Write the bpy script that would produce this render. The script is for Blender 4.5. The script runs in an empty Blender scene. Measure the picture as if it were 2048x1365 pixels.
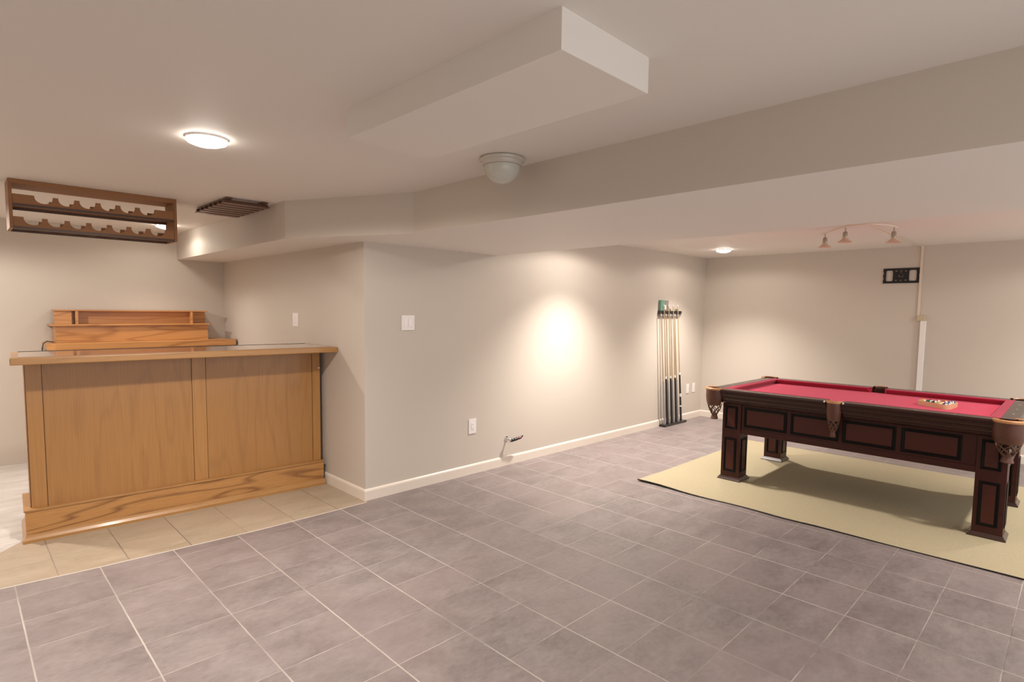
import bpy, bmesh, math, random
from mathutils import Vector, Matrix
random.seed(7)
S = bpy.context.scene
COL = S.collection

# ------------------------------------------------------------------ camera
H = 1.5
CAM = Vector((-2.2481, -3.88, H))
yaw, pit, rol = math.radians(45.2433), math.radians(4.335), math.radians(0.7238)
fwd = Vector((math.cos(yaw)*math.cos(pit), math.sin(yaw)*math.cos(pit), -math.sin(pit)))
rgt = Vector((math.sin(yaw), -math.cos(yaw), 0)); upv = rgt.cross(fwd)
R_ = rgt*math.cos(rol)+upv*math.sin(rol); U_ = -rgt*math.sin(rol)+upv*math.cos(rol)
cd = bpy.data.cameras.new('camera'); cam = bpy.data.objects.new('camera', cd); COL.objects.link(cam)
m = Matrix((R_, U_, -fwd)).transposed().to_4x4(); m.translation = CAM; cam.matrix_world = m
cd.sensor_width = 36; cd.lens = 1131.42*36/2048; cd.shift_y = 25.38/2048; cd.clip_start = .05
S.camera = cam

# ------------------------------------------------------------------ world + exposure
W = bpy.data.worlds.new('world'); S.world = W; W.use_nodes = True
bg = W.node_tree.nodes['Background']; bg.inputs[0].default_value = (1.0, .965, .935, 1); bg.inputs[1].default_value = 0.90
S.view_settings.view_transform = 'Standard'; S.view_settings.look = 'None'
S.view_settings.exposure = 0.60; S.view_settings.gamma = 1.0; S.view_settings.use_curve_mapping = False
LIGHT_COL = (1.0, .91, .82)

# dimensions
L, D, ZC, ZB = 5.499, 3.111, 2.284, 2.011
XF, XB, XS, Q1, Q2 = -0.01, 1.391, -0.47, 0.303, -0.668

# ------------------------------------------------------------------ materials
def mat(name, col, rough=.5, metal=0., coat=0., emit=None, es=0., spec=None):
    mt = bpy.data.materials.new(name); mt.use_nodes = True
    b = mt.node_tree.nodes['Principled BSDF']
    b.inputs['Base Color'].default_value = (*col, 1); b.inputs['Roughness'].default_value = rough
    b.inputs['Metallic'].default_value = metal; b.inputs['Coat Weight'].default_value = coat
    b.inputs['Coat Roughness'].default_value = .08
    if spec is not None: b.inputs['Specular IOR Level'].default_value = spec
    if emit: b.inputs['Emission Color'].default_value = (*emit, 1); b.inputs['Emission Strength'].default_value = es
    return mt
def N(mt, t, **kw):
    n = mt.node_tree.nodes.new(t)
    for k, v in kw.items(): setattr(n, k, v)
    return n
def lk(mt, a, b): mt.node_tree.links.new(a, b)
def math_(mt, op, a, b=None, c=None):
    n = N(mt, 'ShaderNodeMath', operation=op)
    for i, v in enumerate((a, b, c)):
        if v is None: continue
        if isinstance(v, (int, float)): n.inputs[i].default_value = v
        else: lk(mt, v, n.inputs[i])
    return n.outputs[0]
def mix(mt, fac, a, b):
    n = N(mt, 'ShaderNodeMix', data_type='RGBA')
    for i, v in ((0, fac), (6, a), (7, b)):
        if isinstance(v, (int, float)): n.inputs[i].default_value = v
        elif isinstance(v, tuple): n.inputs[i].default_value = (*v, 1)
        else: lk(mt, v, n.inputs[i])
    return n.outputs[2]
def noise(mt, vec, scale, detail=3, rough=.5, dist=0.):
    n = N(mt, 'ShaderNodeTexNoise'); n.inputs['Scale'].default_value = scale; n.inputs['Detail'].default_value = detail
    n.inputs['Roughness'].default_value = rough; n.inputs['Distortion'].default_value = dist
    if vec is not None: lk(mt, vec, n.inputs['Vector'])
    return n.outputs[0]
def ramp(mt, f, stops):
    n = N(mt, 'ShaderNodeValToRGB'); lk(mt, f, n.inputs[0]); cr = n.color_ramp
    while len(cr.elements) < len(stops): cr.elements.new(.5)
    for e, (p, c) in zip(cr.elements, stops): e.position = p; e.color = (*c, 1)
    return n.outputs[0]
def mapped(mt, scale=(1, 1, 1), rot=(0, 0, 0), loc=(0, 0, 0)):
    t = N(mt, 'ShaderNodeTexCoord'); mp = N(mt, 'ShaderNodeMapping'); lk(mt, t.outputs['Object'], mp.inputs[0])
    mp.inputs['Scale'].default_value = scale; mp.inputs['Rotation'].default_value = rot; mp.inputs['Location'].default_value = loc
    return mp.outputs[0]
def bump(mt, h, strength=.2, dist=.01):
    n = N(mt, 'ShaderNodeBump'); n.inputs['Strength'].default_value = strength; n.inputs['Distance'].default_value = dist
    lk(mt, h, n.inputs['Height']); lk(mt, n.outputs[0], mt.node_tree.nodes['Principled BSDF'].inputs['Normal'])
def base(mt, s): lk(mt, s, mt.node_tree.nodes['Principled BSDF'].inputs['Base Color'])

def paint(name, col, rough=.6):
    mt = mat(name, col, rough, spec=.3)
    v = mapped(mt)
    base(mt, mix(mt, math_(mt, 'MULTIPLY', noise(mt, v, 1.3, 2), .25), col, tuple(c*.93 for c in col)))
    bump(mt, noise(mt, v, 220, 2), .06, .001)
    return mt
M_WALL = paint('wall_paint', (.60, .538, .473))
M_CEIL = paint('ceiling_paint', (.80, .76, .715))
M_BEAM = paint('beam_paint', (.60, .538, .473))
M_TRIM = mat('trim_paint', (.78, .70, .62), .35)
M_WHITE = mat('white_plastic', (.86, .82, .80), .35)
M_WHITE2 = mat('white_plastic_rocker', (.90, .84, .84), .3)
M_DARKSLOT = mat('dark_slot', (.05, .045, .04), .6)

def oak(name, c_lo, c_hi, axis='Z', coat=.25, rough=.38, ring=7., contrast=1., loc=(0, 0, 0), lc=(.55, 3.2)):
    """oak with long fibres along `axis` and cathedral figure"""
    mt = mat(name, c_hi, rough, coat=coat)
    long_, cross = lc
    sc = {'X': (long_, cross, cross), 'Y': (cross, long_, cross), 'Z': (cross, cross, long_)}[axis]
    v = mapped(mt, sc, loc=loc)
    big = noise(mt, v, 1.1, 2, .45)
    rings = math_(mt, 'FRACT', math_(mt, 'MULTIPLY', big, ring))
    rings = math_(mt, 'ABSOLUTE', math_(mt, 'SUBTRACT', rings, .5))           # 0..0.5 triangle
    line = math_(mt, 'SUBTRACT', 1., math_(mt, 'SMOOTH_MIN', math_(mt, 'MULTIPLY', rings, 5.), 1., .3))
    fs = {'X': (3, 160, 160), 'Y': (160, 3, 160), 'Z': (160, 160, 3)}[axis]
    fib = noise(mt, mapped(mt, fs), 1., 4, .6)
    fl = math_(mt, 'ADD', math_(mt, 'MULTIPLY', line, .55*contrast), math_(mt, 'MULTIPLY', math_(mt, 'SUBTRACT', fib, .42), 1.1))
    tone = noise(mt, mapped(mt, tuple(s*.8 for s in sc)), 1.3, 2)
    c = mix(mt, math_(mt, 'MINIMUM', math_(mt, 'MAXIMUM', fl, 0.), 1.), c_hi, c_lo)
    c = mix(mt, math_(mt, 'MULTIPLY', tone, .35), c, tuple(x*.8 for x in c_hi))
    base(mt, c); bump(mt, fib, .08, .001)
    return mt
M_OAKV = oak('oak_panel_vertical', (.235, .100, .026), (.415, .205, .062), 'Z', ring=8, contrast=.5, lc=(.55, 3.8))
M_OAKS = oak('oak_stile', (.27, .115, .03), (.45, .225, .068), 'Z', ring=7, contrast=.5, lc=(.4, 6.))
M_OAKH = oak('oak_base_horizontal', (.16, .055, .015), (.50, .250, .080), 'X', ring=12, contrast=1.4, loc=(.3, .2, .1), lc=(.42, 4.2))
M_OAKT = oak('oak_counter_edge', (.26, .11, .03), (.44, .225, .07), 'X', ring=6, contrast=.5, coat=.5)
M_OAKB = oak('oak_back_counter', (.30, .11, .03), (.60, .29, .10), 'X', ring=8, contrast=1.2, lc=(.5, 5.))
M_LAM = oak('polished_counter_surface', (.30, .16, .08), (.46, .28, .17), 'X', ring=5, contrast=.4, coat=1., rough=.12)
M_OAKD = oak('oak_wine_rack', (.17, .065, .02), (.31, .135, .045), 'X', ring=6, contrast=.6, coat=0., rough=.55)
M_WALNUT = oak('walnut_slats', (.05, .018, .008), (.13, .048, .022), 'X', ring=6, contrast=.5)
M_MAHO = oak('mahogany', (.018, .0035, .002), (.042, .0075, .0045), 'Y', ring=5, contrast=.5, coat=.05, rough=.4)
M_MAHOP = oak('mahogany_panel', (.028, .005, .0025), (.056, .0105, .0055), 'Y', ring=5, contrast=.4, coat=.08, rough=.42)
M_MAHOR = oak('mahogany_rail', (.016, .005, .0035), (.030, .0085, .006), 'Y', ring=4, contrast=.1, coat=.2, rough=.28)
for _m in (M_MAHO, M_MAHOP, M_MAHOR): _m.node_tree.nodes['Principled BSDF'].inputs['Specular IOR Level'].default_value = .3
M_GLAZE = mat('black_glaze', (.003, .002, .002), .45, spec=.12)
M_FOOT = mat('leg_foot_lacquer', (.035, .014, .010), .3, coat=.4)

def felt(name, col):
    mt = mat(name, col, .95, spec=.1)
    v = mapped(mt); n = noise(mt, v, 90, 4, .7)
    base(mt, mix(mt, n, tuple(c*.8 for c in col), tuple(min(1, c*1.15) for c in col)))
    bump(mt, n, .2, .001)
    b = mt.node_tree.nodes['Principled BSDF']; b.inputs['Sheen Weight'].default_value = .3
    b.inputs['Sheen Tint'].default_value = (1, .5, .6, 1)
    return mt
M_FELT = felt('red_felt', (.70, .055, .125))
M_FELTC = felt('red_felt_cushion_shade', (.38, .016, .048))  # same red felt, shade on the cushion faces darkened into the colour
def leather(name, col):
    mt = mat(name, col, .42); v = mapped(mt)
    n = noise(mt, v, 60, 4)
    base(mt, mix(mt, n, tuple(c*.75 for c in col), tuple(c*1.2 for c in col))); bump(mt, n, .25, .002)
    return mt
M_LEATH = leather('brown_leather', (.088, .030, .017))
M_LEATHT = leather('tan_leather', (.50, .24, .10))
M_LACE = mat('leather_lace', (.10, .042, .022), .5)
M_PEARL = mat('pearl_inlay', (.75, .7, .62), .3)
M_CHROME = mat('chrome', (.8, .8, .8), .15, metal=1.)
M_BLACK = mat('black_metal', (.006, .006, .007), .35)
M_BLACKW = mat('black_wood', (.012, .010, .010), .3, coat=.4)
M_SILVER = mat('silver_grey_lacquer', (.33, .31, .31), .25, coat=.5)
M_MAPLE = mat('maple_shaft', (.46, .36, .23), .4)
M_CREAM = mat('cream_plastic', (.72, .62, .50), .35)
M_GLASS = mat('frosted_glass', (.56, .56, .50), .22)
M_SHADE = mat('frosted_peach_shade', (.68, .50, .38), .4)
M_NICKEL = mat('brushed_nickel', (.42, .36, .29), .35, metal=.6)
M_BLUEK = mat('cord_black', (.01, .01, .01), .4)

def tile_mat(name, sx, sy, gx, gy, c_lo, c_hi, grout, gwx, gwy, streak, dark=(.07, .06, .055)):
    mt = mat(name, c_hi, .42, spec=.45)
    t = N(mt, 'ShaderNodeTexCoord'); sep = N(mt, 'ShaderNodeSeparateXYZ'); lk(mt, t.outputs['Object'], sep.inputs[0])
    X, Y = sep.outputs[0], sep.outputs[1]
    wob = math_(mt, 'MULTIPLY', math_(mt, 'SUBTRACT', noise(mt, mapped(mt), 14, 3), .5), .004)
    def d(c, g, s):
        q = math_(mt, 'DIVIDE', math_(mt, 'SUBTRACT', math_(mt, 'ADD', c, wob), g), s)
        f = math_(mt, 'FRACT', q)
        return math_(mt, 'MULTIPLY', math_(mt, 'MINIMUM', f, math_(mt, 'SUBTRACT', 1., f)), s), math_(mt, 'FLOOR', q)
    dx, ix = d(X, gx, sx); dy, iy = d(Y, gy, sy)
    def line(dd, w):
        mr = N(mt, 'ShaderNodeMapRange'); lk(mt, dd, mr.inputs[0])
        mr.inputs[1].default_value = w*.55; mr.inputs[2].default_value = w*1.1; mr.inputs[3].default_value = 1; mr.inputs[4].default_value = 0
        return mr.outputs[0]
    lx, ly = line(dx, gwx/2), line(dy, gwy/2)
    # worn grout: some stretches are filled light, some nearly gone
    wear = ramp(mt, noise(mt, mapped(mt, (1, 1, 1), loc=(3, 1, 0)), 1.3, 3, .6), [(.36, (.25,)*3), (.60, (1,)*3)])
    wear2 = ramp(mt, noise(mt, mapped(mt, loc=(8, 2, 0)), 2.6, 4, .7), [(.42, (.12,)*3), (.62, (.85,)*3)])
    g = math_(mt, 'MAXIMUM', math_(mt, 'MULTIPLY', lx, wear), math_(mt, 'MULTIPLY', ly, wear2))
    cell = N(mt, 'ShaderNodeCombineXYZ'); lk(mt, ix, cell.inputs[0]); lk(mt, iy, cell.inputs[1])
    wn = N(mt, 'ShaderNodeTexWhiteNoise'); lk(mt, cell.outputs[0], wn.inputs[0])
    off = N(mt, 'ShaderNodeVectorMath', operation='MULTIPLY_ADD'); lk(mt, wn.outputs[1], off.inputs[0]); off.inputs[1].default_value = (7, 7, 7)
    lk(mt, mapped(mt, streak), off.inputs[2])
    n1 = noise(mt, off.outputs[0], 3.2, 6, .66, .4); n2 = noise(mt, off.outputs[0], 26, 5, .7)
    f = math_(mt, 'ADD', math_(mt, 'MULTIPLY', n1, .62), math_(mt, 'MULTIPLY', n2, .38))
    c = ramp(mt, f, [(.34, c_lo), (.62, c_hi)])
    pink = tuple(a*b for a, b in zip(c_hi, (1.06, .95, .97)))
    c = mix(mt, ramp(mt, noise(mt, mapped(mt, loc=(5, 5, 5)), 1.6, 2), [(.38, (.1,)*3), (.68, (.5,)*3)]), c, pink)
    c = mix(mt, math_(mt, 'MULTIPLY', wn.outputs[0], .12), c, c_lo)
    speck = ramp(mt, noise(mt, mapped(mt), 70, 2, .5), [(.75, (0,)*3), (.79, (.8,)*3)])
    c = mix(mt, math_(mt, 'MULTIPLY', speck, .35), c, grout)
    # dark dirty stretches of joint, only where the light grout has worn away
    dk = ramp(mt, noise(mt, mapped(mt, loc=(1, 9, 4)), 1.9, 2), [(.52, (0,)*3), (.62, (.8,)*3)])
    inv = math_(mt, 'SUBTRACT', 1., wear2)
    c = mix(mt, math_(mt, 'MULTIPLY', math_(mt, 'MAXIMUM', lx, ly), math_(mt, 'MULTIPLY', inv, dk)), c, dark)
    c = mix(mt, g, c, grout); base(mt, c)
    h = math_(mt, 'SUBTRACT', math_(mt, 'MULTIPLY', f, .5), math_(mt, 'MAXIMUM', lx, ly))
    bump(mt, h, .25, .003)
    rg = math_(mt, 'ADD', .34, math_(mt, 'MULTIPLY', n1, .28)); lk(mt, rg, mt.node_tree.nodes['Principled BSDF'].inputs['Roughness'])
    return mt
M_TILE = tile_mat('grey_mauve_slate_tile', .36674, .2997, -2.0695, -.4316, (.148, .126, .122), (.292, .254, .247), (.50, .45, .41), .0080, .0055, (1, 1.6, 1))
M_BEIGE = tile_mat('beige_tile', .327, .268, -1.886, .335, (.32, .26, .185), (.45, .375, .28), (.20, .165, .14), .007, .004, (1, 2.5, 1), dark=(.18, .14, .11))
def conc():
    mt = mat('pale_washed_subfloor', (.6, .57, .54), .6); v = mapped(mt, (1, 3, 1))
    base(mt, ramp(mt, noise(mt, v, 3, 6, .65), [(.3, (.46, .42, .385)), (.7, (.64, .61, .585))])); return mt
M_CONC = conc()
def rugm():
    mt = mat('tan_woven_rug', (.50, .42, .26), .95, spec=.1)
    v = mapped(mt)
    w = N(mt, 'ShaderNodeTexWave', wave_type='BANDS', bands_direction='X'); lk(mt, v, w.inputs[0]); w.inputs['Scale'].default_value = 60; w.inputs['Distortion'].default_value = 1.
    f = math_(mt, 'ADD', math_(mt, 'MULTIPLY', w.outputs[1], .35), math_(mt, 'MULTIPLY', noise(mt, v, 120, 4, .8), .65))
    c = ramp(mt, f, [(.3, (.35, .30, .195)), (.7, (.55, .485, .345))])
    c = mix(mt, math_(mt, 'MULTIPLY', noise(mt, mapped(mt, (1, .2, 1)), 4, 3), .3), c, (.46, .37, .22))
    base(mt, c); bump(mt, f, .5, .003); return mt
M_RUG = rugm()

# ------------------------------------------------------------------ mesh helpers (world coordinates, then re-based)
def box(bm, x0, x1, y0, y1, z0, z1, bev=0.):
    vs = [bm.verts.new((x, y, z)) for x in (min(x0, x1), max(x0, x1)) for y in (min(y0, y1), max(y0, y1)) for z in (min(z0, z1), max(z0, z1))]
    fs = [(0, 1, 3, 2), (4, 6, 7, 5), (0, 4, 5, 1), (2, 3, 7, 6), (0, 2, 6, 4), (1, 5, 7, 3)]
    faces = [bm.faces.new([vs[i] for i in f]) for f in fs]
    if bev > 0:
        es = list({e for f in faces for e in f.edges})
        bmesh.ops.bevel(bm, geom=es, offset=bev, segments=2, profile=.6, affect='EDGES')
def prism(bm, poly, z0, z1, bev=0.):
    a = [bm.verts.new((x, y, z0)) for x, y in poly]; b = [bm.verts.new((x, y, z1)) for x, y in poly]
    n = len(poly); fs = [bm.faces.new(a[::-1]), bm.faces.new(b)]
    for i in range(n): fs.append(bm.faces.new((a[i], a[(i+1) % n], b[(i+1) % n], b[i])))
    if bev > 0: bmesh.ops.bevel(bm, geom=list({e for f in fs for e in f.edges}), offset=bev, segments=2, profile=.6, affect='EDGES')
def extrude(bm, prof, p0, p1, out, up=(0, 0, 1)):
    """profile (o, z) swept from p0 to p1; o along `out`"""
    p0, p1, out, up = Vector(p0), Vector(p1), Vector(out), Vector(up)
    a = [bm.verts.new(p0+out*o+up*z) for o, z in prof]; b = [bm.verts.new(p1+out*o+up*z) for o, z in prof]
    n = len(prof); bm.faces.new(a[::-1]); bm.faces.new(b)
    for i in range(n): bm.faces.new((a[i], a[(i+1) % n], b[(i+1) % n], b[i]))
def lathe(bm, prof, c=(0, 0, 0), seg=32, mtx=None, a0=0., a1=2*math.pi):
    full = abs(a1-a0-2*math.pi) < 1e-6; k = seg if full else seg+1
    rows = []
    for r, z in prof:
        rows.append([bm.verts.new((r*math.cos(a0+(a1-a0)*i/seg), r*math.sin(a0+(a1-a0)*i/seg), z)) for i in range(k)])
    for A, B in zip(rows, rows[1:]):
        for i in range(seg if full else k-1):
            j = (i+1) % k
            bm.faces.new((A[i], A[j], B[j], B[i]))
    vs = [v for r in rows for v in r]
    bmesh.ops.remove_doubles(bm, verts=vs, dist=1e-6)
    vs = [v for v in vs if v.is_valid]
    if mtx is not None: bmesh.ops.transform(bm, matrix=mtx, verts=vs)
    bmesh.ops.translate(bm, verts=vs, vec=Vector(c))
def tube(bm, pts, r, seg=8, caps=True):
    pts = [Vector(p) for p in pts]; rr = r if isinstance(r, (list, tuple)) else [r]*len(pts); rows = []
    prev = None
    for i, p in enumerate(pts):
        t = (pts[min(i+1, len(pts)-1)]-pts[max(i-1, 0)]).normalized()
        if prev is None:
            a = Vector((0, 0, 1)) if abs(t.z) < .9 else Vector((1, 0, 0)); u = t.cross(a).normalized()
        else: u = (prev-t*prev.dot(t)).normalized()
        prev = u; v = t.cross(u)
        rows.append([bm.verts.new(p+(u*math.cos(2*math.pi*k/seg)+v*math.sin(2*math.pi*k/seg))*rr[i]) for k in range(seg)])
    for A, B in zip(rows, rows[1:]):
        for k in range(seg): bm.faces.new((A[k], A[(k+1) % seg], B[(k+1) % seg], B[k]))
    if caps: bm.faces.new(rows[0][::-1]); bm.faces.new(rows[-1])
def obj(name, bm, mt, parent=None, origin=None, smooth=False, mats=None):
    """bm in world coordinates -> one mesh object; parented things keep it where it is"""
    bmesh.ops.recalc_face_normals(bm, faces=bm.faces)
    if parent is not None: o0 = origin if origin is not None else parent['_o']
    elif origin is not None: o0 = origin
    else:
        xs = [v.co for v in bm.verts]
        o0 = ((min(v.x for v in xs)+max(v.x for v in xs))/2, (min(v.y for v in xs)+max(v.y for v in xs))/2, min(v.z for v in xs))
    bmesh.ops.translate(bm, verts=bm.verts, vec=-Vector(o0))
    me = bpy.data.meshes.new(name); bm.to_mesh(me); bm.free()
    for q in (mats or [mt]): me.materials.append(q)
    if smooth:
        for p in me.polygons: p.use_smooth = True
        try: me.set_sharp_from_angle(angle=math.radians(40))
        except Exception: pass
    o = bpy.data.objects.new(name, me); COL.objects.link(o)
    o['_o'] = list(o0)
    if parent is not None:
        o.parent = parent; o.location = Vector(o0)-Vector(parent['_o'])
    else: o.location = o0
    return o
def tag(o, label, cat, group=None):
    o['label'] = label; o['category'] = cat
    if group: o['group'] = group
    return o
def thing(name, label, cat, loc, group=None):
    o = bpy.data.objects.new(name, None); COL.objects.link(o); o.location = loc; o['_o'] = list(loc); o.empty_display_size = .05
    return tag(o, label, cat, group)
def struct(name, bm, mt, mats=None, smooth=False):
    o = obj(name, bm, mt, origin=(0, 0, 0), mats=mats, smooth=smooth); o['kind'] = 'structure'; return o
def nb(): return bmesh.new()
def B(*a, bev=0.):
    bm = nb(); box(bm, *a, bev=bev); return bm

# ------------------------------------------------------------------ the room
X0, Y0 = -4.0, -5.6
bm = nb()
def poly(bm, pts, z, mi):
    f = bm.faces.new([bm.verts.new((x, y, z)) for x, y in pts]); f.material_index = mi; return f
poly(bm, [(X0, Y0), (L, Y0), (L, 0), (0, 0), (0, -.045), (-.83, -.045), (-1.71, .01), (-2.13, .055), (X0, .2)], 0, 0)
poly(bm, [(X0, .2), (-2.13, .055), (-1.71, .01), (-.83, -.045), (0, -.045), (0, .95), (-1.93, .95), (-1.99, .78), (-2.09, .66), (-2.2, .47), (X0, .45)], 0, 1)
poly(bm, [(X0, .45), (-2.2, .47), (-2.09, .66), (-1.99, .78), (-1.93, .95), (0, .95), (0, D), (X0, D)], 0, 2)
r = bmesh.ops.extrude_face_region(bm, geom=bm.faces[:])
bmesh.ops.translate(bm, verts=[e for e in r['geom'] if isinstance(e, bmesh.types.BMVert)], vec=(0, 0, -.1))
floor = struct('floor', bm, None, mats=[M_TILE, M_BEIGE, M_CONC])
bm = nb()
pts = [(-3.2, .105), (-2.13, .055), (-1.71, .01), (-.83, -.045), (-.02, -.045)]
prism(bm, [(x, y-.004) for x, y in pts]+[(x, y+.004) for x, y in pts[::-1]], .0, .0022)
struct('trim_1', bm, mat('pale_caulk_strip', (.66, .60, .54), .5))
struct('ceiling', B(X0, L+.12, Y0, D+.12, ZC, ZC+.1), M_CEIL)
struct('wall_main', B(0, L+.12, 0, .12, 0, ZC), M_WALL)
struct('wall_alcove', B(0, .12, .12, D, 0, ZC), M_WALL)
struct('wall_back', B(X0, .12, D, D+.12, 0, ZC), M_WALL)
struct('wall_left_light_block', B(X0-.12, X0, Y0, D+.12, 0, ZC), M_WALL)  # unseen wall, added to block light coming from the left
struct('wall_far', B(L, L+.12, Y0, 0, 0, ZC), M_WALL)
# dropped beam: vertical faces painted like the wall, underside like the ceiling
bm = nb()
prism(bm, [(XS, D), (XS, Q1), (XF, Q2), (XF, Y0), (XB, Y0), (XB, 0), (0, 0), (0, D)], ZB, ZC)
bmesh.ops.recalc_face_normals(bm, faces=bm.faces)
for f in bm.faces: f.material_index = 1 if f.normal.z < -.5 else 0
struct('trim_2', bm, None, mats=[M_BEAM, M_CEIL])
# boxed duct on the ceiling
struct('trim_3', B(-1.096, -.683, -2.885, -1.77, 2.176, ZC), M_CEIL)
prof = [(0, 0), (.014, 0), (.014, .072), (.011, .082), (.004, .089), (0, .09)]
bm = nb(); extrude(bm, prof, (-.014, 0, 0), (L, 0, 0), (0, -1, 0)); struct('baseboard_main', bm, M_TRIM)
bm = nb(); extrude(bm, prof, (0, 0, 0), (0, D, 0), (-1, 0, 0)); struct('baseboard_alcove', bm, M_TRIM)
bm = nb(); extrude(bm, prof, (L, -.014, 0), (L, Y0, 0), (-1, 0, 0)); struct('baseboard_far', bm, M_TRIM)

# ------------------------------------------------------------------ lamps
def pot(x, y, r, label, power, group='round recessed ceiling lights', seen=True, es=18., size=.06, spread=126, wide=25):
    t = thing('recessed_light', label, 'ceiling light', (x, y, ZC), group)
    bm = nb(); lathe(bm, [(r*.86, -.001), (r*.86, -.0098), (r*1.01, -.0098), (r*1.03, -.004), (r*1.03, -.001)], (x, y, ZC), 40); obj('trim_ring', bm, M_WHITE, t, smooth=True)
    bm = nb(); lathe(bm, [(r*1.0, -.010), (r*.94, -.022), (r*.66, -.032), (r*.34, -.039), (0.0001, -.041)], (x, y, ZC), 40)
    d = obj('diffuser', bm, mat('lit_diffuser', (1, 1, 1), .5, emit=(1, .93, .82), es=es), t, smooth=True)
    ld = bpy.data.lights.new('lamp', 'SPOT'); ld.energy = power; ld.color = LIGHT_COL; ld.spot_size = math.radians(spread); ld.spot_blend = 1.; ld.shadow_soft_size = size
    lo = bpy.data.objects.new('lamp', ld); COL.objects.link(lo); lo.parent = t; lo.location = (0, 0, -.062)
    l2 = bpy.data.lights.new('lamp_spill', 'SPOT'); l2.energy = wide; l2.color = LIGHT_COL; l2.spot_size = math.radians(172); l2.spot_blend = .25; l2.shadow_soft_size = .05
    lo2 = bpy.data.objects.new('lamp_spill', l2); COL.objects.link(lo2); lo2.parent = t; lo2.location = (0, 0, -.062)
    return t
G = 'round recessed ceiling lights'
pot(-1.365, -.955, .088, 'round lit ceiling light nearest the camera, between wine rack and duct box', 125, wide=50)
pot(4.53, -.71, .085, 'small round lit ceiling light near the far corner above the cue stand', 165, spread=112, wide=10)
pot(2.30, -.70, .085, 'round lit ceiling light hidden behind the beam, shining on the long wall', 200, spread=112, wide=20)
pot(-.74, 2.40, .085, 'lit ceiling light over the back counter, seen through the wine rack', 24, spread=112, wide=4)
pot(-2.62, 1.75, .085, 'round lit ceiling light added beyond the frame, left of the bar', 70, wide=60)  # unseen, added to brighten the bar from the left
pot(4.53, -4.45, .085, 'round lit ceiling light added out of view past the right edge of the pool table', 90)  # unseen, added for brightness around the table's right end
pot(2.30, -4.45, .085, 'round lit ceiling light added beyond the frame, right of the rug', 70)  # unseen, added to lift the brightness right of the rug
pot(-1.365, -4.9, .088, 'round lit ceiling light added behind the camera', 150)  # unseen, added to raise the room's overall brightness

cx, cy = -.19, -1.715
t = thing('dome_ceiling_light', 'white flush ceiling light with frosted glass dome, switched off, in front of the beam', 'ceiling light', (cx, cy, ZC))
bm = nb(); lathe(bm, [(.0001, -.001), (.112, -.001), (.118, -.008), (.116, -.016), (.106, -.022), (.104, -.034), (.098, -.040), (.0001, -.040)], (cx, cy, ZC), 48); obj('base_ring', bm, mat('cream_enamel', (.55, .51, .45), .25, coat=.5), t, smooth=True)
bm = nb(); lathe(bm, [(.094*math.cos(a), -.041-.088*math.sin(a)) for a in [i*math.pi/2/14 for i in range(14)]]+[(.0001, -.129)], (cx, cy, ZC), 48); obj('glass_dome', bm, M_GLASS, t, smooth=True)

# track light over the table
t = thing('track_light', 'curved track light with three small bell shades above the pool table', 'track light', (3.14, -2.54, ZC))
tr = [(3.571, -2.101), (3.40, -2.23), (3.237, -2.347), (3.155, -2.43), (3.132, -2.506), (3.140, -2.565), (3.175, -2.62), (3.273, -2.675), (3.39, -2.70), (3.509, -2.712)]
bm = nb(); tube(bm, [(x, y, 2.25) for x, y in tr], .008, 8); obj('curved_track', bm, M_CREAM, t, smooth=True)
bm = nb(); lathe(bm, [(.0001, -.001), (.04, -.001), (.04, -.018), (.0001, -.02)], (3.135, -2.54, ZC), 24); tube(bm, [(3.135, -2.54, ZC-.018), (3.135, -2.54, 2.25)], .008); obj('canopy', bm, M_CREAM, t, smooth=True)
for (hx, hy, sc) in ((3.50, -2.155, 1.), (3.20, -2.40, 1.), (3.43, -2.705, 1.08)):
    bm = nb(); tube(bm, [(hx, hy, 2.243), (hx, hy, 2.205)], .005)
    lathe(bm, [(.0001, 0), (.012, -.003), (.018, -.012), (.020, -.05*sc), (.018, -.058*sc), (.0001, -.058*sc)], (hx, hy, 2.212), 16)
    h = obj('lamp_head', bm, M_NICKEL, t, smooth=True)
    bm = nb(); lathe(bm, [(.019, 0), (.024, -.008), (.036, -.020), (.055, -.034), (.058, -.037), (.054, -.036), (.034, -.023), (.02, -.010)], (hx, hy, 2.212-.056*sc), 24)
    obj('bell_shade', bm, M_SHADE, h, origin=(hx, hy, 2.12), smooth=True)
# surface cable channels
bm = nb(); box(bm, 3.18, L-.012, -2.548, -2.532, ZC-.011, ZC-.0005, bev=.002); tag(obj('cable_channel', bm, M_CREAM), 'thin cream cable channel across the ceiling from track light to wall', 'cable channel')
t = thing('wall_cable_channel', 'white cable channel down the far wall beside the black bracket', 'cable channel', (L, -2.585, 0))
obj('upper_channel', B(L-.014, L-.0005, -2.572, -2.548, 1.505, ZC-.0005, bev=.003), M_CREAM, t)
obj('junction_box', B(L-.034, L-.0005, -2.627, -2.553, 1.445, 1.505, bev=.004), mat('ivory_plastic', (.55, .46, .30), .4), t)
obj('lower_channel', B(L-.036, L-.0005, -2.640, -2.588, .095, 1.445, bev=.004), M_WHITE, t)

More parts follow.
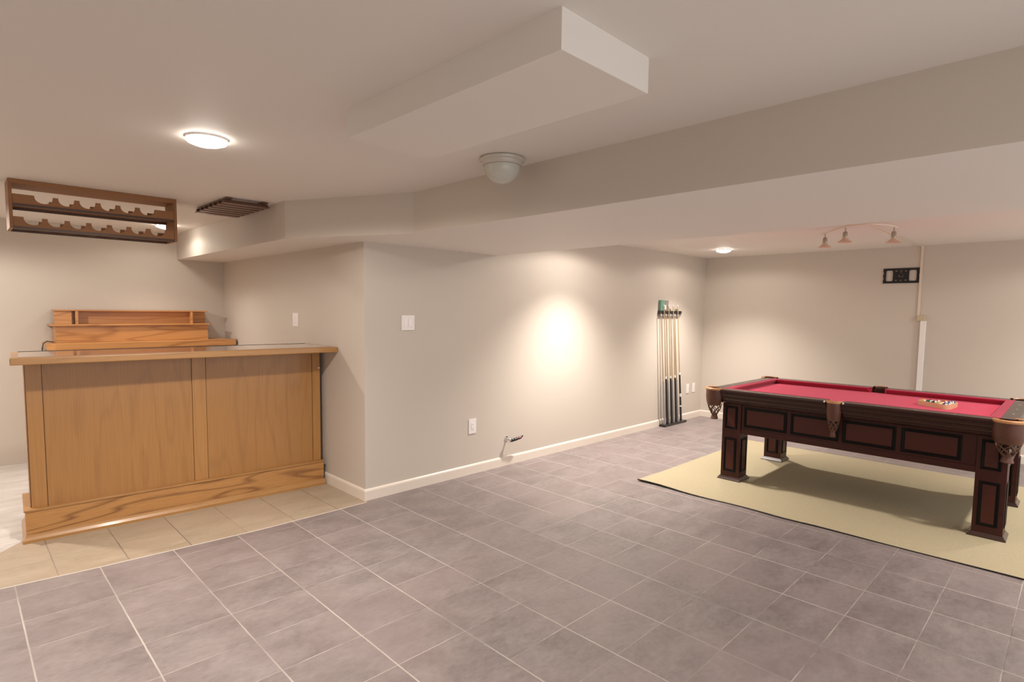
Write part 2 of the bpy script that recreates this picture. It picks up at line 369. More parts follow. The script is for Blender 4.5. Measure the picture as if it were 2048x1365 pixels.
# ------------------------------------------------------------------ wall plates
def plate_y(xc, zc, w, h, n, label, kind='switch', group=None, name='wall_switch', ph=.007):
    t = thing(name, label, 'light switch' if kind == 'switch' else 'wall outlet', (xc, 0, zc-h/2), group)
    obj('cover_plate', B(xc-w/2, xc+w/2, -ph, -.0004, zc-h/2, zc+h/2, bev=.002), M_WHITE, t)
    for i in range(n):
        x = xc+(i-(n-1)/2)*.046
        bm = B(x-.016, x+.016, -.0105, -ph-.0002, zc-.033, zc+.033, bev=.0015)
        p = obj('rocker' if kind == 'switch' else 'receptacle', bm, M_WHITE2, t)
        if kind != 'switch':
            bm = nb()
            for dz in (-.017, .017):
                for dx in (-.006, .006): box(bm, x+dx-.001, x+dx+.001, -.0109, -.0104, zc+dz-.004, zc+dz+.005)
                box(bm, x-.002, x+.002, -.0109, -.0104, zc+dz-.010, zc+dz-.007)
            obj('socket_slots', bm, M_DARKSLOT, p, origin=(x, -.0105, zc))
    return t
plate_y(.399, 1.392, .124, .122, 2, 'square white double switch plate on the long wall near the corner')
plate_y(1.098, .443, .086, .135, 1, 'white wall outlet on the long wall left of the gas stub', 'outlet', name='wall_outlet')
plate_y(5.09, .437, .072, .128, 1, 'small white outlet low by the cue stand, the left of the pair', 'outlet', name='wall_outlet')
plate_y(5.262, .437, .072, .128, 1, 'small white outlet low in the far corner, the right of the pair', 'outlet', name='wall_outlet')
t = thing('wall_switch', 'narrow white switch plate on the alcove wall above the bar counter', 'light switch', (0, 1.205, 1.33))
obj('cover_plate', B(-.007, -.0004, 1.148, 1.262, 1.332, 1.456, bev=.002), M_WHITE, t)
for y in (1.182, 1.228): obj('rocker', B(-.0105, -.0072, y-.016, y+.016, 1.361, 1.427, bev=.0015), M_WHITE2, t)

# gas stub
t = thing('gas_valve', 'short black gas pipe stub with chrome valve and red cap low on the long wall', 'pipe', (1.535, 0, .262))
bm = nb(); rx = Matrix.Rotation(math.pi/2, 4, 'X')
lathe(bm, [(.0001, .0005), (.026, .0005), (.024, .006), (.010, .010), (.009, .05), (.0001, .05)], (1.535, 0, .262), 20, rx); obj('escutcheon', bm, M_CHROME, t, smooth=True)
bm = nb(); lathe(bm, [(.0001, -.018), (.012, -.017), (.017, -.01), (.018, 0), (.017, .01), (.012, .017), (.0001, .018)], (1.532, -.055, .264), 16); obj('valve_body', bm, M_CHROME, t, smooth=True)
bm = nb()
pp = [(1.535, -.062, .250), (1.57, -.066, .250), (1.60, -.070, .256), (1.63, -.074, .262)]
tube(bm, pp, [.013, .012, .012, .011], 10)
for a, b in ((.15, .18), (.45, .5), (.75, .8)):
    q = Vector(pp[0]).lerp(Vector(pp[-1]), a); q2 = Vector(pp[0]).lerp(Vector(pp[-1]), b); tube(bm, [q, q2], .0155, 10)
obj('black_pipe', bm, M_BLACK, t, smooth=True)
bm = nb(); tube(bm, [(1.63, -.074, .262), (1.658, -.078, .268)], .014, 12); obj('red_cap', bm, mat('red_cap', (.18, .012, .018), .4), t, smooth=True)
bm = nb(); tube(bm, [(1.658, -.078, .268), (1.672, -.080, .274), (1.682, -.081, .282)], .007, 8)
obj('pipe_tip', bm, M_BLACK, t, smooth=True)

# ------------------------------------------------------------------ bar counter
Rp, Lp = Vector((-.018, .600)), Vector((-1.990, .705))
bu = (Lp-Rp).normalized(); bn = Vector((-bu.y, bu.x)); bn = bn if bn.y > 0 else -bn
BL = (Lp-Rp).length
def bp(s, d):
    q = Rp+bu*s+bn*d
    return (min(q.x, -.017), q.y)
def bbox(bm, s0, s1, d0, d1, z0, z1, bev=0.): prism(bm, [bp(s0, d0), bp(s0, d1), bp(s1, d1), bp(s1, d0)], z0, z1, bev)
t = thing('bar_counter', 'honey oak bar with two flat panels and a thick polished counter against the corner wall', 'bar', (-1., .9, 0))
bm = nb(); bbox(bm, .03, BL-.055, .068, .46, .0, 1.143); obj('body', bm, M_OAKV, t)
# panels
bm = nb(); bbox(bm, .099, .901, .057, .0675, .208, 1.143); obj('front_panel', bm, M_OAKV, t)
bm = nb(); bbox(bm, .999, BL-.134, .057, .0675, .208, 1.143); obj('front_panel', bm, M_OAKV, t)
for s0, s1 in ((.03, .095), (.905, .995), (BL-.13, BL-.052)):
    bm = nb(); bbox(bm, s0, s1, .053, .0675, .208, 1.143, bev=.0015); obj('stile', bm, M_OAKS, t)
bm = nb(); bbox(bm, BL-.0545, BL-.046, .075, .45, .208, 1.143); obj('side_panel', bm, M_OAKV, t)
# base board wraps front and left end
bm = nb(); bbox(bm, .02, BL-.018, .020, .040, .03, .196, bev=.001); bbox(bm, BL-.038, BL-.018, .040, .46, .03, .196, bev=.001); obj('base_board', bm, M_OAKH, t)
bm = nb(); bbox(bm, .018, BL-.010, .012, .058, .1965, .2085, bev=.003); bbox(bm, BL-.050, BL-.010, .058, .46, .1965, .2085, bev=.003); obj('cap_moulding', bm, M_OAKT, t)
bm = nb()
pf = [(0, 0), (.0, .018), (.012, .034), (.018, .048), (.019, .048), (.019, 0)]
# front shoe, mitred at the left corner
def shoe(bm):
    A = [bm.verts.new((*bp(.012, o), z)) for o, z in pf]
    Bv = [bm.verts.new((*bp(BL-o, o), z)) for o, z in pf]
    Cv = [bm.verts.new((*bp(BL-o, .46), z)) for o, z in pf]
    n = len(pf); bm.faces.new(A); bm.faces.new(Cv)
    for P, Q in ((A, Bv), (Bv, Cv)):
        for i in range(n): bm.faces.new((P[i], P[(i+1) % n], Q[(i+1) % n], Q[i]))
shoe(bm); obj('shoe_moulding', bm, M_OAKT, t)
# counter
c0 = [(-.003, .415), (-2.018, .505), (-1.985, 1.10), (-.003, 1.00)]
def inset(p, k):
    cxm = sum(a for a, b in p)/4; cym = sum(b for a, b in p)/4
    return [(a+(k if a < cxm else -k), b+(k if b < cym else -k)) for a, b in p]
bm = nb(); prism(bm, c0, 1.1435, 1.1865, bev=.006); ct = obj('countertop', bm, M_OAKT, t)
bm = nb(); prism(bm, inset(c0, .042), 1.1866, 1.1885); obj('polished_inlay', bm, M_LAM, ct, origin=(-1, .7, 1.187))
bm = nb(); prism(bm, [(-.030, .965), (-1.945, 1.062), (-1.945, 1.071), (-.030, .974)], 1.1867, 1.1905); obj('inlay_edge', bm, M_BLACKW, ct, origin=(-1, 1, 1.187))
bm = nb(); q = bp(.032, .040); lathe(bm, [(.0001, 0), (.009, .001), (.008, .008), (.004, .018), (.0001, .02)], (q[0]-.012, q[1]+.005, 1.0), 12, Matrix.Rotation(math.pi/2, 4, 'X')); obj('wall_peg', bm, M_WHITE, t, smooth=True)

# back counter with stepped shelf
t = thing('back_counter', 'orange oak back counter against the back wall, behind the bar', 'counter', (-.83, 2.9, 0))
obj('cabinet_body', B(-1.56, -.03, 2.74, D-.006, 0, 1.086), M_OAKB, t)
bm = nb(); prism(bm, [(-.020, 2.69), (-1.585, 2.69), (-1.64, 2.73), (-1.64, D-.004), (-.020, D-.004)], 1.0865, 1.150, bev=.006); obj('countertop', bm, M_OAKB, t)
obj('dark_end_cap', B(-.0195, -.016, 2.692, D-.01, 1.088, 1.149), M_BLACKW, t)
t = thing('tiered_bottle_shelf', 'stepped oak bottle shelf with dividers standing on the back counter', 'shelf', (-.92, 2.95, 1.151))
obj('riser', B(-1.565, -.272, 2.80, D-.02, 1.151, 1.306, bev=.002), M_OAKB, t)
obj('step_board', B(-1.603, -.258, 2.775, D-.01, 1.3065, 1.322, bev=.003), M_OAKB, t)
obj('back_board', B(-1.560, -.245, 2.985, 3.005, 1.3225, 1.445, bev=.002), M_OAKB, t)
obj('top_board', B(-1.566, -.240, 2.900, 3.095, 1.4455, 1.458, bev=.002), M_OAKB, t)
for x in (-1.392, -.40): obj('divider', B(x-.011, x+.011, 2.902, 2.984, 1.3225, 1.445), M_OAKB, t)
obj('end_panel', B(-1.560, -1.43, 2.915, 2.984, 1.3225, 1.445), M_OAKB, t)
bm = nb(); tube(bm, [(-1.66, 2.74, 1.03), (-1.675, 2.73, 1.10), (-1.665, 2.735, 1.15), (-1.635, 2.75, 1.172), (-1.60, 2.79, 1.162), (-1.585, 2.84, 1.156)], .004, 8); tag(obj('power_cord', bm, M_BLUEK, smooth=True), 'thin black cord curling over the left end of the back counter', 'cord')

# ------------------------------------------------------------------ wine rack
def extr_poly(bm, pts, y0, y1):
    a = [bm.verts.new((x, y0, z)) for x, z in pts]; b = [bm.verts.new((x, y1, z)) for x, z in pts]; n = len(pts)
    bm.faces.new(a); bm.faces.new(b[::-1])
    for i in range(n): bm.faces.new((a[i], b[i], b[(i+1) % n], a[(i+1) % n]))
def scallop(x0, x1, zb, zt, flatL, flatR, teeth, depth):
    """board from x0..x1 with half-round bottle rests between the teeth"""
    pts = [(x0, zb), (x0, zt)]; edges = [flatL]+list(teeth)+[flatR]; tw = .013
    for i in range(len(edges)-1):
        a = edges[i]+(0 if i == 0 else tw); b = edges[i+1]-(0 if i == len(edges)-2 else tw)
        if i > 0: pts.append((edges[i]-tw*.9, zt)) if False else None
        pts.append((a, zt)); n = 12
        for k in range(1, n):
            u = k/n; pts.append((a+(b-a)*(.5-.5*math.cos(math.pi*u)), zt-depth*math.sin(math.pi*u)**.8))
        pts.append((b, zt))
    pts += [(x1, zt), (x1, zb)]
    return pts
t = thing('wine_rack', 'oak two-tier wine bottle rack with scalloped boards hanging from the ceiling above the bar', 'wine rack', (-1.5, .98, 1.975))
obj('top_board', B(-1.963, -1.034, .862, 1.10, 2.255, ZC-.0005, bev=.001), M_OAKD, t)
for x0, x1, yy in ((-1.963, -1.945, 'L'), (-1.052, -1.034, 'R')): obj('end_board', B(x0, x1, .862, 1.10, 1.978, 2.2545, bev=.001), M_OAKD, t)
zu, zl = 2.128, 1.986
for y0 in (.866, 1.076):
    bm = nb(); extr_poly(bm, scallop(-1.944, -1.053, zu+.006, 2.192, -1.838, -1.173, (-1.731, -1.62, -1.505, -1.393, -1.278), .046), y0, y0+.018); obj('upper_scalloped_board', bm, M_OAKD, t)
    bm = nb(); extr_poly(bm, scallop(-1.944, -1.053, zl+.006, 2.052, -1.895, -1.11, (-1.79, -1.676, -1.561, -1.446, -1.333, -1.217), .046), y0, y0+.018); obj('lower_scalloped_board', bm, M_OAKD, t)
    obj('shelf_rail', B(-1.944, -1.053, y0-.002, y0+.020, zu-.010, zu+.0055), mat('dark_oak_edge', (.07, .028, .012), .4), t)
    obj('shelf_rail', B(-1.944, -1.053, y0-.002, y0+.020, zl-.010, zl+.0055), mat('dark_oak_edge', (.07, .028, .012), .4), t)

# stemware rack
t = thing('stemware_rack', 'dark brown slatted stemware rack fixed under the ceiling beside the beam', 'glass rack', (-.66, .88, 2.25))
n = 7
for i in range(n):
    y = .50+i*(1.10-.50)/(n-1)
    bm = nb(); xa, xb = -.835, -.515
    box(bm, xa, xb, y-.008, y+.008, 2.253, 2.270, bev=.001); box(bm, xa, xb, y-.034, y+.034, 2.243, 2.2525, bev=.002)
    obj('slat', bm, M_WALNUT, t)
for x in (-.80, -.55): obj('cross_batten', B(x-.02, x+.02, .455, 1.13, 2.2705, ZC-.0005, bev=.001), M_WALNUT, t)

# ------------------------------------------------------------------ rug
bm = nb(); NX, NY = 24, 40
rx0, rx1, ry0, ry1 = 2.045, 4.42, -1.165, -5.35
def rz(u, v):
    e = max(0, 1-v/.05); f = max(0, 1-u/.06)
    return .006+.010*max(0, 1-math.hypot(u*2.4, v*4.2)/.45)+.002*math.sin(v*23)*max(0, 1-u*8)
gr = [[bm.verts.new((rx0+(rx1-rx0)*i/NX+(.010*math.sin(j*.9) if i == 0 and j < 14 else 0), ry0+(ry1-ry0)*j/NY, rz(i/NX, j/NY))) for j in range(NY+1)] for i in range(NX+1)]
for i in range(NX):
    for j in range(NY): bm.faces.new((gr[i][j], gr[i+1][j], gr[i+1][j+1], gr[i][j+1]))
r = bmesh.ops.extrude_face_region(bm, geom=bm.faces[:])
for v in [e for e in r['geom'] if isinstance(e, bmesh.types.BMVert)]: v.co.z = max(.0006, v.co.z-.005)
edgepts = [(gr[0][j].co.x-.002, gr[0][j].co.y, gr[0][j].co.z-.001) for j in range(NY+1)]
ro = thing('rug', 'flat tan woven rug with black binding under the pool table', 'rug', (3.2, -3.2, 0))
obj('rug_field', bm, M_RUG, ro, smooth=False)
bm = nb(); tube(bm, edgepts, [.0055 if j < 12 else .0035 for j in range(NY+1)], 6); obj('binding', bm, M_BLACKW, ro)

# ------------------------------------------------------------------ pool table
ZF = .0072
cxT, cyT = 3.245, -2.58
T = thing('pool_table', 'mahogany pool table with red felt and leather net pockets standing on the tan rug', 'pool table', (cxT, cyT, ZF))
XN, XFAR, YL, YR = 2.57, 3.92, -1.53, -3.63
def panel(bmf, bmp, o, u, v, nrm, w, h, fr=.022, th=.008):
    """recessed dark frame ring (bmf) and flat centre (bmp) on a plane; o lower corner, u/v unit axes, nrm outward"""
    o, u, v, nrm = map(Vector, (o, u, v, nrm))
    def ring(i0, i1, h0, h1):
        a = [o+u*x+v*y+nrm*h0 for x, y in ((i0, i0), (w-i0, i0), (w-i0, h-i0), (i0, h-i0))]
        b = [o+u*x+v*y+nrm*h1 for x, y in ((i1, i1), (w-i1, i1), (w-i1, h-i1), (i1, h-i1))]
        a = [bmf.verts.new(p) for p in a]; b = [bmf.verts.new(p) for p in b]
        for i in range(4): bmf.faces.new((a[i], a[(i+1) % 4], b[(i+1) % 4], b[i]))
    ring(0, 0, 0.0005, th*.5); ring(0, fr*.30, th*.5, th*.75); ring(fr*.30, fr*.75, th*.75, th*.1+.001); ring(fr*.75, fr, th*.1+.001, th*.35)
    p = [bmp.verts.new(o+u*x+v*y+nrm*z) for z in (.0005, th*.35+.0003) for x, y in ((fr, fr), (w-fr, fr), (w-fr, h-fr), (fr, h-fr))]
    bmp.faces.new(p[:4][::-1]); bmp.faces.new(p[4:])
    for i in range(4): bmp.faces.new((p[i], p[(i+1) % 4], p[4+(i+1) % 4], p[4+i]))
def add_panel(parent, *a, **k):
    f, p = nb(), nb(); panel(f, p, *a, **k); o0 = tuple(a[0])
    obj('panel_frame', f, M_GLAZE, parent, origin=o0); obj('inset_panel', p, M_MAHOP, parent, origin=o0)
# legs
for xa, ya, far, right in ((2.67, -1.80, 0, 0), (3.66, -1.80, 1, 0), (2.67, -3.585, 0, 1), (3.66, -3.585, 1, 1)):
    w = .165
    bm = nb(); box(bm, xa, xa+w, ya, ya+w, ZF+.03, .70, bev=.002)
    lg = obj('leg', bm, M_MAHO, T, origin=(xa+w/2, ya+w/2, ZF))
    bm = nb(); pr = [(.020, 0), (.021, .006), (.013, .016), (.004, .030), (.0, .0305)]
    rows = [[bm.verts.new((x, y, ZF+z)) for x, y in ((xa-o, ya-o), (xa+w+o, ya-o), (xa+w+o, ya+w+o), (xa-o, ya+w+o))] for o, z in pr]
    bm.faces.new(rows[0]); bm.faces.new(rows[-1])
    for A, Bq in zip(rows, rows[1:]):
        for i in range(4): bm.faces.new((A[i], A[(i+1) % 4], Bq[(i+1) % 4], Bq[i]))
    obj('foot', bm, M_FOOT, lg, origin=(xa, ya, ZF))
    for z0, h in ((.085, .305), (.472, .205)):
        add_panel(lg, (xa, ya+.030, z0), (0, 1, 0), (0, 0, 1), (-1, 0, 0), w-.055, h, fr=.020)
    # face turned to the right (-y)
    if right or True:
        add_panel(lg, (xa+.030, ya, .085), (1, 0, 0), (0, 0, 1), (0, -1, 0), w-.055, .305, fr=.020)
# aprons
def apron_x(x, nx, y0, y1, n):
    th = .03; x2 = x-nx*th
    a = obj('apron', B(x, x2, y0, y1, .438, .70, bev=.002), M_MAHO, T, origin=(x, (y0+y1)/2, .44))
    bm = nb(); box(bm, x+nx*.008, x+nx*.0002, y0, y1, .440, .484, bev=.003); obj('bottom_moulding', bm, M_MAHO, a, origin=(x, (y0+y1)/2, .44))
    seg = [(-1.825, -2.183), (-2.214, -2.572), (-2.600, -2.953), (-2.986, -3.338)]
    for ya, yb in seg: add_panel(a, (x, yb, .503), (0, 1, 0), (0, 0, 1), (nx, 0, 0), ya-yb, .178, fr=.024, th=.009)
apron_x(2.682, -1, -3.419, -1.801, 4); apron_x(3.813, 1, -3.419, -1.801, 4)
for y, ny in ((-1.648, 1), (-3.572, -1)):
    a = obj('apron', B(2.836, 3.659, y, y-ny*.03, .438, .70, bev=.002), M_MAHO, T, origin=(3.245, y, .44))
    for xa in (2.86, 3.26): add_panel(a, (xa, y, .503), (1, 0, 0), (0, 0, 1), (0, ny, 0), .37, .178, fr=.024, th=.009)
# slate bed under cloth
obj('bed_frame', B(2.70, 3.79, -1.66, -3.50, .701, .765), M_MAHO, T)
bm = nb()
c8 = []
def bedpoly():
    r = .075; x0, x1, y0, y1 = 2.69, 3.80, -3.51, -1.65
    return [(x0+r, y0), (x1-r, y0), (x1, y0+r), (x1, y1-r), (x1-r, y1), (x0+r, y1), (x0, y1-r), (x0, y0+r)]
prism(bm, bedpoly(), .7655, .787); obj('playing_cloth', bm, M_FELT, T)
# rails: wood with stepped fascia + cloth cushion
RP = [(.100, .830), (.012, .830), (.003, .826), (0, .817), (.001, .806), (.009, .802), (.010, .783), (.016, .774), (.030, .768), (.031, .748), (.038, .738), (.050, .733), (.052, .716), (.066, .708), (.075, .7015), (.100, .7015)]
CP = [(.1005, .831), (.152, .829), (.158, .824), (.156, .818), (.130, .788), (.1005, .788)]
def rail(p0, p1, out_in, c0, c1):
    """p0,p1 on the outer line; out_in unit vector pointing inward"""
    bm = nb(); extrude(bm, RP, p0, p1, out_in); ctr = (Vector(p0)+Vector(p1))/2+Vector((0, 0, .70))
    r_ = obj('rail', bm, M_MAHOR, T, origin=tuple(ctr), smooth=False)
    d = (Vector(p1)-Vector(p0)).normalized(); bm = nb()
    P0, P1, o = Vector(p0), Vector(p1), Vector(out_in)
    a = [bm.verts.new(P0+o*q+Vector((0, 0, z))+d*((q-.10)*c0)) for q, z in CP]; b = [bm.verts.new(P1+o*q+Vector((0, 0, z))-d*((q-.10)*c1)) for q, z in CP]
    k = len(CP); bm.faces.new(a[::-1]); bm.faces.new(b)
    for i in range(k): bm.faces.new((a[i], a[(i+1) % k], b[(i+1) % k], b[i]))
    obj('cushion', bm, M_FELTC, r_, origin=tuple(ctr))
    for P, s in ((P0, 1), (P1, -1)):
        bm = nb(); q = P+d*s*.010+o*.004+Vector((0, 0, .823)); lathe(bm, [(.0001, .009), (.006, .007), (.009, 0), (.006, -.007), (.0001, -.009)], tuple(q), 10)
        obj('metal_end_cap', bm, M_CHROME, r_, origin=tuple(q), smooth=True)
    for i in range(1, 4):
        q = P0.lerp(P1, i/4)+o*.055+Vector((0, 0, .8302)); bm = nb(); lathe(bm, [(.0001, .0006), (.006, .0006), (.006, 0)], tuple(q), 10)
        obj('sight_dot', bm, M_PEARL, r_, origin=tuple(q))
g = .06
rail((XN, -1.63, 0), (XN, -2.50, 0), (1, 0, 0), 1.0, .5); rail((XN, -2.61, 0), (XN, -3.525, 0), (1, 0, 0), .5, 1.0)
rail((XFAR, -1.63, 0), (XFAR, -2.53, 0), (-1, 0, 0), 1.0, .5); rail((XFAR, -2.63, 0), (XFAR, -3.525, 0), (-1, 0, 0), .5, 1.0)
rail((XN+.10, YL, 0), (XFAR-.10, YL, 0), (0, -1, 0), 1., 1.); rail((XN+.10, YR, 0), (XFAR-.10, YR, 0), (0, 1, 0), 1., 1.)
# pockets
def pocket(px, py, r, ang, half, label_side=False):
    """leather cup; the leather flap covers the outside sector ang +/- half"""
    z1 = .828
    bm = nb(); prof = [(r*.80, z1-.004), (r*.86, z1+.004), (r*.98, z1+.006), (r*1.04, z1-.002), (r*1.0, z1-.03), (r*1.0, z1-.07), (r*.94, z1-.115), (r*.80, z1-.150), (r*.74, z1-.148), (r*.88, z1-.11), (r*.93, z1-.07), (r*.92, z1-.03), (r*.80, z1-.004)]
    lathe(bm, prof, (px, py, 0), 22, None, ang-half, ang+half)
    P = obj('pocket', bm, M_LEATH, T, origin=(px, py, z1-.15), smooth=True)
    bm = nb(); prof = [(r*.78, z1+.0045), (r*.84, z1+.010), (r*1.0, z1+.010), (r*1.07, z1+.004), (r*1.07, z1-.006), (r*1.045, z1-.010)]
    lathe(bm, prof, (px, py, 0), 22, None, ang-half, ang+half); obj('rim', bm, M_LEATHT, P, origin=(px, py, z1), smooth=True)
    bm = nb(); K = 6; za, zb = z1-.140, z1-.228; ra, rb = r*.80, r*.34
    def rr(u): return ra+(rb-ra)*(u**1.25)
    for s in (1, -1):
        for k in range(K):
            pts = []
            for i in range(9):
                u = i/8; a = 2*math.pi*(k+.5*(s < 0))/K+s*u*2*math.pi/K*1.5
                pts.append((px+rr(u)*math.cos(a), py+rr(u)*math.sin(a), za+(zb-za)*u))
            tube(bm, pts, .0042, 5)
    obj('net', bm, M_LACE, P, origin=(px, py, zb), smooth=True)
    bm = nb(); lathe(bm, [(.0001, zb+.006), (r*.36, zb+.004), (r*.30, zb-.012), (r*.34, zb-.024), (r*.42, zb-.046), (r*.38, zb-.050), (.0001, zb-.050)], (px, py, 0), 14); obj('tassel', bm, M_LEATH, P, origin=(px, py, zb-.05), smooth=True)
PI = math.pi
pocket(2.618, -1.580, .078, math.radians(135), math.radians(118))
pocket(2.618, -3.580, .088, math.radians(225), math.radians(118))
pocket(3.872, -1.580, .078, math.radians(45), math.radians(118))
pocket(3.872, -3.580, .088, math.radians(315), math.radians(118))
pocket(2.600, -2.555, .054, PI, math.radians(85))
pocket(3.890, -2.580, .054, 0, math.radians(85))

# ------------------------------------------------------------------ rack + balls
tc = Vector((3.27, -3.12, .7872)); A0 = math.radians(85)
def tri(r, z): return [(tc.x+r*math.cos(A0+k*2*PI/3), tc.y+r*math.sin(A0+k*2*PI/3), z) for k in range(3)]
bm = nb()
def rtri(rv, rc, z):
    # triangle of circumradius rv with corners rounded
    out = []
    for k in range(3):
        a = A0+k*2*PI/3; c = Vector((tc.x+(rv-2*rc)*math.cos(a), tc.y+(rv-2*rc)*math.sin(a), z))
        for i in range(-3, 4): b = a+i*PI/3/3; out.append(c+Vector((math.cos(b), math.sin(b), 0))*rc)
    return out
rings = [rtri(.1815, .035, tc.z), rtri(.1815, .035, tc.z+.036), rtri(.1625, .0255, tc.z+.036), rtri(.1625, .0255, tc.z)]
rv = [[bm.verts.new(p) for p in q] for q in rings]; k = len(rv[0])
for a in range(4):
    P, Q = rv[a], rv[(a+1) % 4]
    for i in range(k): bm.faces.new((P[i], P[(i+1) % k], Q[(i+1) % k], Q[i]))
tag(obj('ball_rack', bm, mat('light_maple', (.74, .50, .30), .4, coat=.2)), 'light wooden triangle rack on the red felt holding the balls', 'ball rack')
BC = {1: (.80, .50, .03), 2: (.01, .03, .30), 3: (.55, .02, .02), 4: (.05, .02, .14), 5: (.75, .16, .02), 6: (.0, .10, .05), 7: (.20, .015, .02), 8: (.006, .006, .006)}
CN = {1: 'yellow', 2: 'blue', 3: 'red', 4: 'purple', 5: 'orange', 6: 'green', 7: 'maroon', 8: 'black'}
def ball_mat(c, stripe):
    mt = mat('ball', c, .08, coat=1.)
    if stripe:
        t_ = N(mt, 'ShaderNodeTexCoord'); s = N(mt, 'ShaderNodeSeparateXYZ'); lk(mt, t_.outputs['Object'], s.inputs[0])
        f = math_(mt, 'LESS_THAN', math_(mt, 'ABSOLUTE', s.outputs[1]), .0125)
        base(mt, mix(mt, f, (.82, .78, .70), c))
    return mt
d_ = .0484; rb = .0241
V = [Vector(p) for p in tri(.1118, tc.z+rb+.0002)]
layout = {(0, 0): (1, 1), (0, 1): (6, 0), (0, 2): (8, 0), (0, 3): (1, 0), (0, 4): (4, 0),
          (1, 0): (7, 1), (1, 1): (3, 1), (1, 2): (5, 1), (1, 3): (2, 1),
          (2, 0): (3, 0), (2, 1): (7, 0), (2, 2): (6, 1), (3, 0): (5, 0), (3, 1): (4, 1), (4, 0): (2, 0)}
rows_n = ['in the row nearest the long near rail', 'in the second row from the near rail', 'in the middle row of the triangle', 'in the fourth row from the near rail', 'at the far point of the triangle']
eu = (V[1]-V[0]).normalized(); ev = (V[2]-V[0]).normalized()
white = mat('ball_white', (.85, .82, .76), .1)
for (i, j), (c, st) in layout.items():
    p = V[0]+eu*(j*d_)+ev*(i*d_)
    bm = nb(); bmesh.ops.create_uvsphere(bm, u_segments=24, v_segments=14, radius=rb, matrix=Matrix.Translation(p))
    o = obj('pool_ball', bm, ball_mat(BC[c], st), origin=tuple(p), smooth=True)
    tag(o, ('white pool ball with %s stripe ' if st else 'solid %s pool ball ') % CN[c]+rows_n[i], 'pool ball', 'pool balls in the triangle rack')
    bm = nb(); dirv = (Vector((-.55, -.35, .75))+Vector((random.uniform(-.5, .5), random.uniform(-.5, .5), 0))).normalized()
    mq = dirv.to_track_quat('Z', 'Y').to_matrix().to_4x4()
    lathe(bm, [((rb+.0003)*math.sin(a), (rb+.0003)*math.cos(a)) for a in (0.0001, .12, .25, .36)], tuple(p), 16, mq)
    obj('number_spot', bm, white, o, origin=tuple(p), smooth=True)

# ------------------------------------------------------------------ cue stand
t = thing('cue_stand', 'black wall cue rack with floor base and slim holder on the long wall', 'cue rack', (4.6, -.06, 0))
obj('floor_base', B(4.335, 4.905, -.105, -.018, .0005, .030, bev=.003), M_BLACKW, t)
bm = nb(); prism(bm, [(4.235, -.0005), (4.235, -.030), (4.255, -.044), (4.775, -.044), (4.80, -.030), (4.80, -.0005)], 1.487, 1.525, bev=.002); obj('top_holder', bm, M_BLACKW, t)
bm = nb(); box(bm, 4.25, 4.78, -.034, -.0005, 1.457, 1.4868, bev=.003); obj('lower_lip', bm, mat('grey_lip', (.22, .20, .19), .4), t)
cues = [(4.245, 4.385, 0, 'grey'), (4.300, 4.440, 1, 'black'), (4.366, 4.500, 0, 'grey'), (4.415, 4.555, 1, 'black'), (4.478, 4.615, 0, 'grey'), (4.530, 4.670, 1, 'black'), (4.590, 4.730, 0, 'grey'), (4.650, 4.800, 1, 'ringed')]
pos = ['leftmost cue in the stand, grey butt', 'leftmost black-butt cue, second cue from the left in the stand', 'third cue from the left in the stand, grey butt', 'fourth cue from the left in the stand, black butt', 'fifth cue from the left in the stand, grey butt', 'sixth cue from the left in the stand, black butt', 'seventh cue from the left, rightmost grey butt', 'rightmost cue in the stand, black butt with white rings']
for (xt, xb, tall, kind), lb in zip(cues, pos):
    yb = -.075 if tall else -.068
    yt = -.053 if tall else -.046
    zt = 1.585 if tall else 1.462
    if not tall: yt = -.047
    b0, b1 = Vector((xb, yb, .0325)), Vector((xt, yt, zt))
    t = thing('pool_cue', lb+', pale wood shaft', 'pool cue', tuple(b0), 'pool cues in the stand')
    m1 = b0.lerp(b1, .40 if kind != 'ringed' else .42)
    bm = nb(); tube(bm, [b0+Vector((0, 0, .0)), b0.lerp(b1, .2), m1], [.0150, .0130, .0108], 12)
    bt = obj('butt', bm, M_SILVER if kind == 'grey' else M_BLACKW, t, smooth=True)
    bm = nb(); tube(bm, [m1, b1], [.0088, .0052], 10); obj('shaft', bm, M_MAPLE, t, smooth=True)
    if kind != 'grey':
        bm = nb(); tube(bm, [m1.lerp(b0, .03), m1+(b1-m1)*.015], .0118, 12); obj('joint_collar', bm, M_WHITE, t, smooth=True)
    if kind == 'ringed':
        for u in (.13, .22, .235):
            bm = nb(); tube(bm, [b0.lerp(b1, u-.006), b0.lerp(b1, u+.006)], .0150, 12); obj('white_ring', bm, M_WHITE, bt, origin=tuple(b0.lerp(b1, u)), smooth=True)
    bm = nb(); tube(bm, [b1, b1+(b1-b0).normalized()*.022], [.006, .006], 10); obj('tip', bm, M_WHITE, t, smooth=True)
t = thing('chalk_packet', 'small green and grey packet standing on the cue holder', 'packet', (4.33, -.02, 1.5265))
obj('green_half', B(4.252, 4.352, -.036, -.006, 1.5265, 1.662, bev=.004), mat('green_card', (.16, .32, .24), .3), t)
obj('grey_half', B(4.3525, 4.440, -.036, -.006, 1.5265, 1.660, bev=.004), mat('grey_card', (.26, .22, .20), .3), t)
bm = nb(); lathe(bm, [(.0001, .0), (.022, .0), (.020, .03), (.009, .046), (.0001, .048)], (4.372, -.0375, 1.56), 12, Matrix.Rotation(0, 4, 'X')) if False else box(bm, 4.345, 4.375, -.0395, -.0362, 1.545, 1.60, bev=.001)
obj('white_tag', bm, M_WHITE, t)
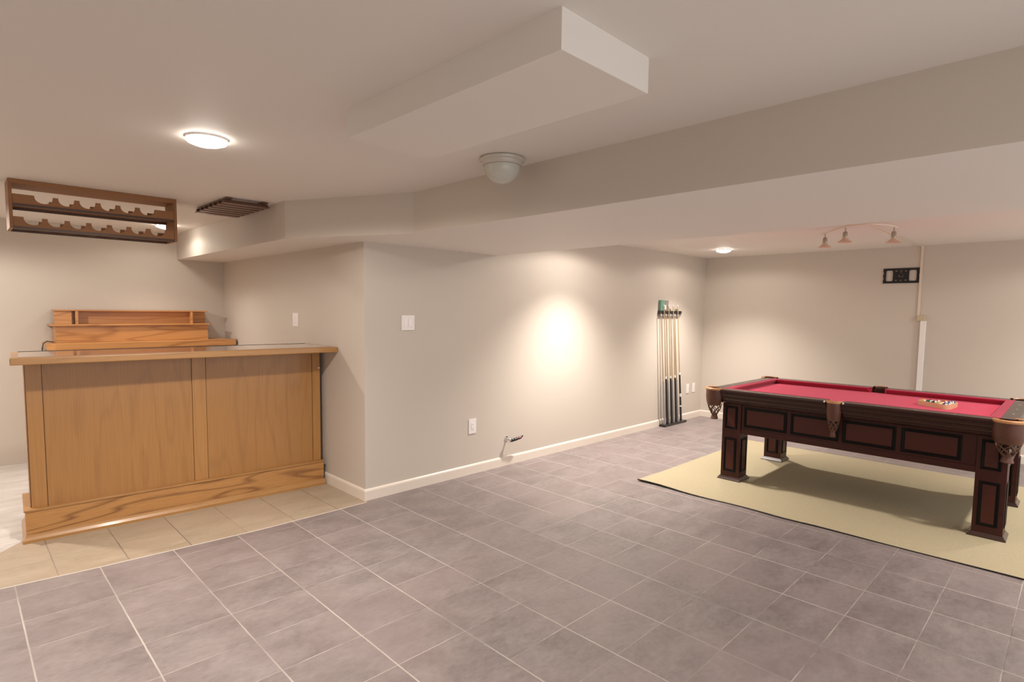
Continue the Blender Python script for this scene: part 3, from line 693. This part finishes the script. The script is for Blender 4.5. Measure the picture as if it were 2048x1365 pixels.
for x, lb, c in ((4.53, 'cream chalk cube on the cue holder, right of the packet', (.62, .52, .34)), (4.70, 'olive chalk cube on the cue holder, nearest its right end', (.40, .36, .22))):
    tag(obj('chalk_cube', B(x-.018, x+.018, -.036, -.006, 1.5255, 1.553, bev=.002), mat('chalk', c, .7)), lb, 'chalk', 'chalk cubes on the cue holder')

# ------------------------------------------------------------------ television bracket (flat plate with cut-outs)
def spl(cu, pts):
    s = cu.splines.new('POLY'); s.points.add(len(pts)-1)
    for p, (a, b) in zip(s.points, pts): p.co = (a, b, 0, 1)
    s.use_cyclic_u = True
def rrect(x0, x1, y0, y1, r, n=5):
    o = []
    for cx_, cy_, a in ((x1-r, y1-r, 0), (x0+r, y1-r, 90), (x0+r, y0+r, 180), (x1-r, y0+r, 270)):
        for i in range(n+1): q = math.radians(a+90*i/n); o.append((cx_+r*math.cos(q), cy_+r*math.sin(q)))
    return o
def ell(cx_, cy_, a, b, n=14): return [(cx_+a*math.cos(2*PI*i/n), cy_+b*math.sin(2*PI*i/n)) for i in range(n)]
Wm, Hm = .350, .170
cu = bpy.data.curves.new('tmp', 'CURVE'); cu.dimensions = '2D'; cu.fill_mode = 'BOTH'; cu.extrude = .004
out = [(0, 0), (Wm, 0), (Wm, Hm*.2)]
for i in range(9): a = -PI/2+PI*i/8; out.append((Wm-.006*math.cos(a), Hm*.5+.030*math.sin(a)))
out += [(Wm, Hm*.8), (Wm, Hm), (0, Hm), (0, Hm*.8)]
for i in range(9): a = PI/2-PI*i/8; out.append((.006*math.cos(a), Hm*.68+.016*math.sin(a)))
for i in range(9): a = PI/2-PI*i/8; out.append((.006*math.cos(a), Hm*.32+.016*math.sin(a)))
out += [(0, Hm*.2)]
spl(cu, out)
spl(cu, rrect(.078*Wm, .273*Wm, .14*Hm, .86*Hm, .016)); spl(cu, rrect(.715*Wm, .920*Wm, .14*Hm, .86*Hm, .016))
for fx in (.36, .492, .625):
    for fy in (.19, .81): spl(cu, ell(fx*Wm, fy*Hm, .011, .0075))
spl(cu, ell(.492*Wm, .68*Hm, .007, .007))
spl(cu, ell(.445*Wm, .50*Hm, .009, .007)); spl(cu, rrect(.43*Wm, .55*Wm, .40*Hm, .435*Hm, .003)); spl(cu, rrect(.54*Wm, .57*Wm, .44*Hm, .54*Hm, .004))
tmp = bpy.data.objects.new('tmp', cu); COL.objects.link(tmp)
bpy.context.view_layer.update()
me = bpy.data.meshes.new_from_object(tmp.evaluated_get(bpy.context.evaluated_depsgraph_get()))
bpy.data.objects.remove(tmp, do_unlink=True); bpy.data.curves.remove(cu)
me.materials.clear(); me.materials.append(M_BLACK)
tv = bpy.data.objects.new('television_bracket', me); COL.objects.link(tv)
# local x -> world -y, local y -> world z, local z -> world -x
tv.matrix_world = Matrix(((0, 0, -1, L-.0085), (-1, 0, 0, -2.200), (0, 1, 0, 1.872), (0, 0, 0, 1)))
tag(tv, 'black perforated television wall bracket high on the far wall, without a television', 'wall bracket')

for o in list(bpy.data.objects):
    if '_o' in o: del o['_o']
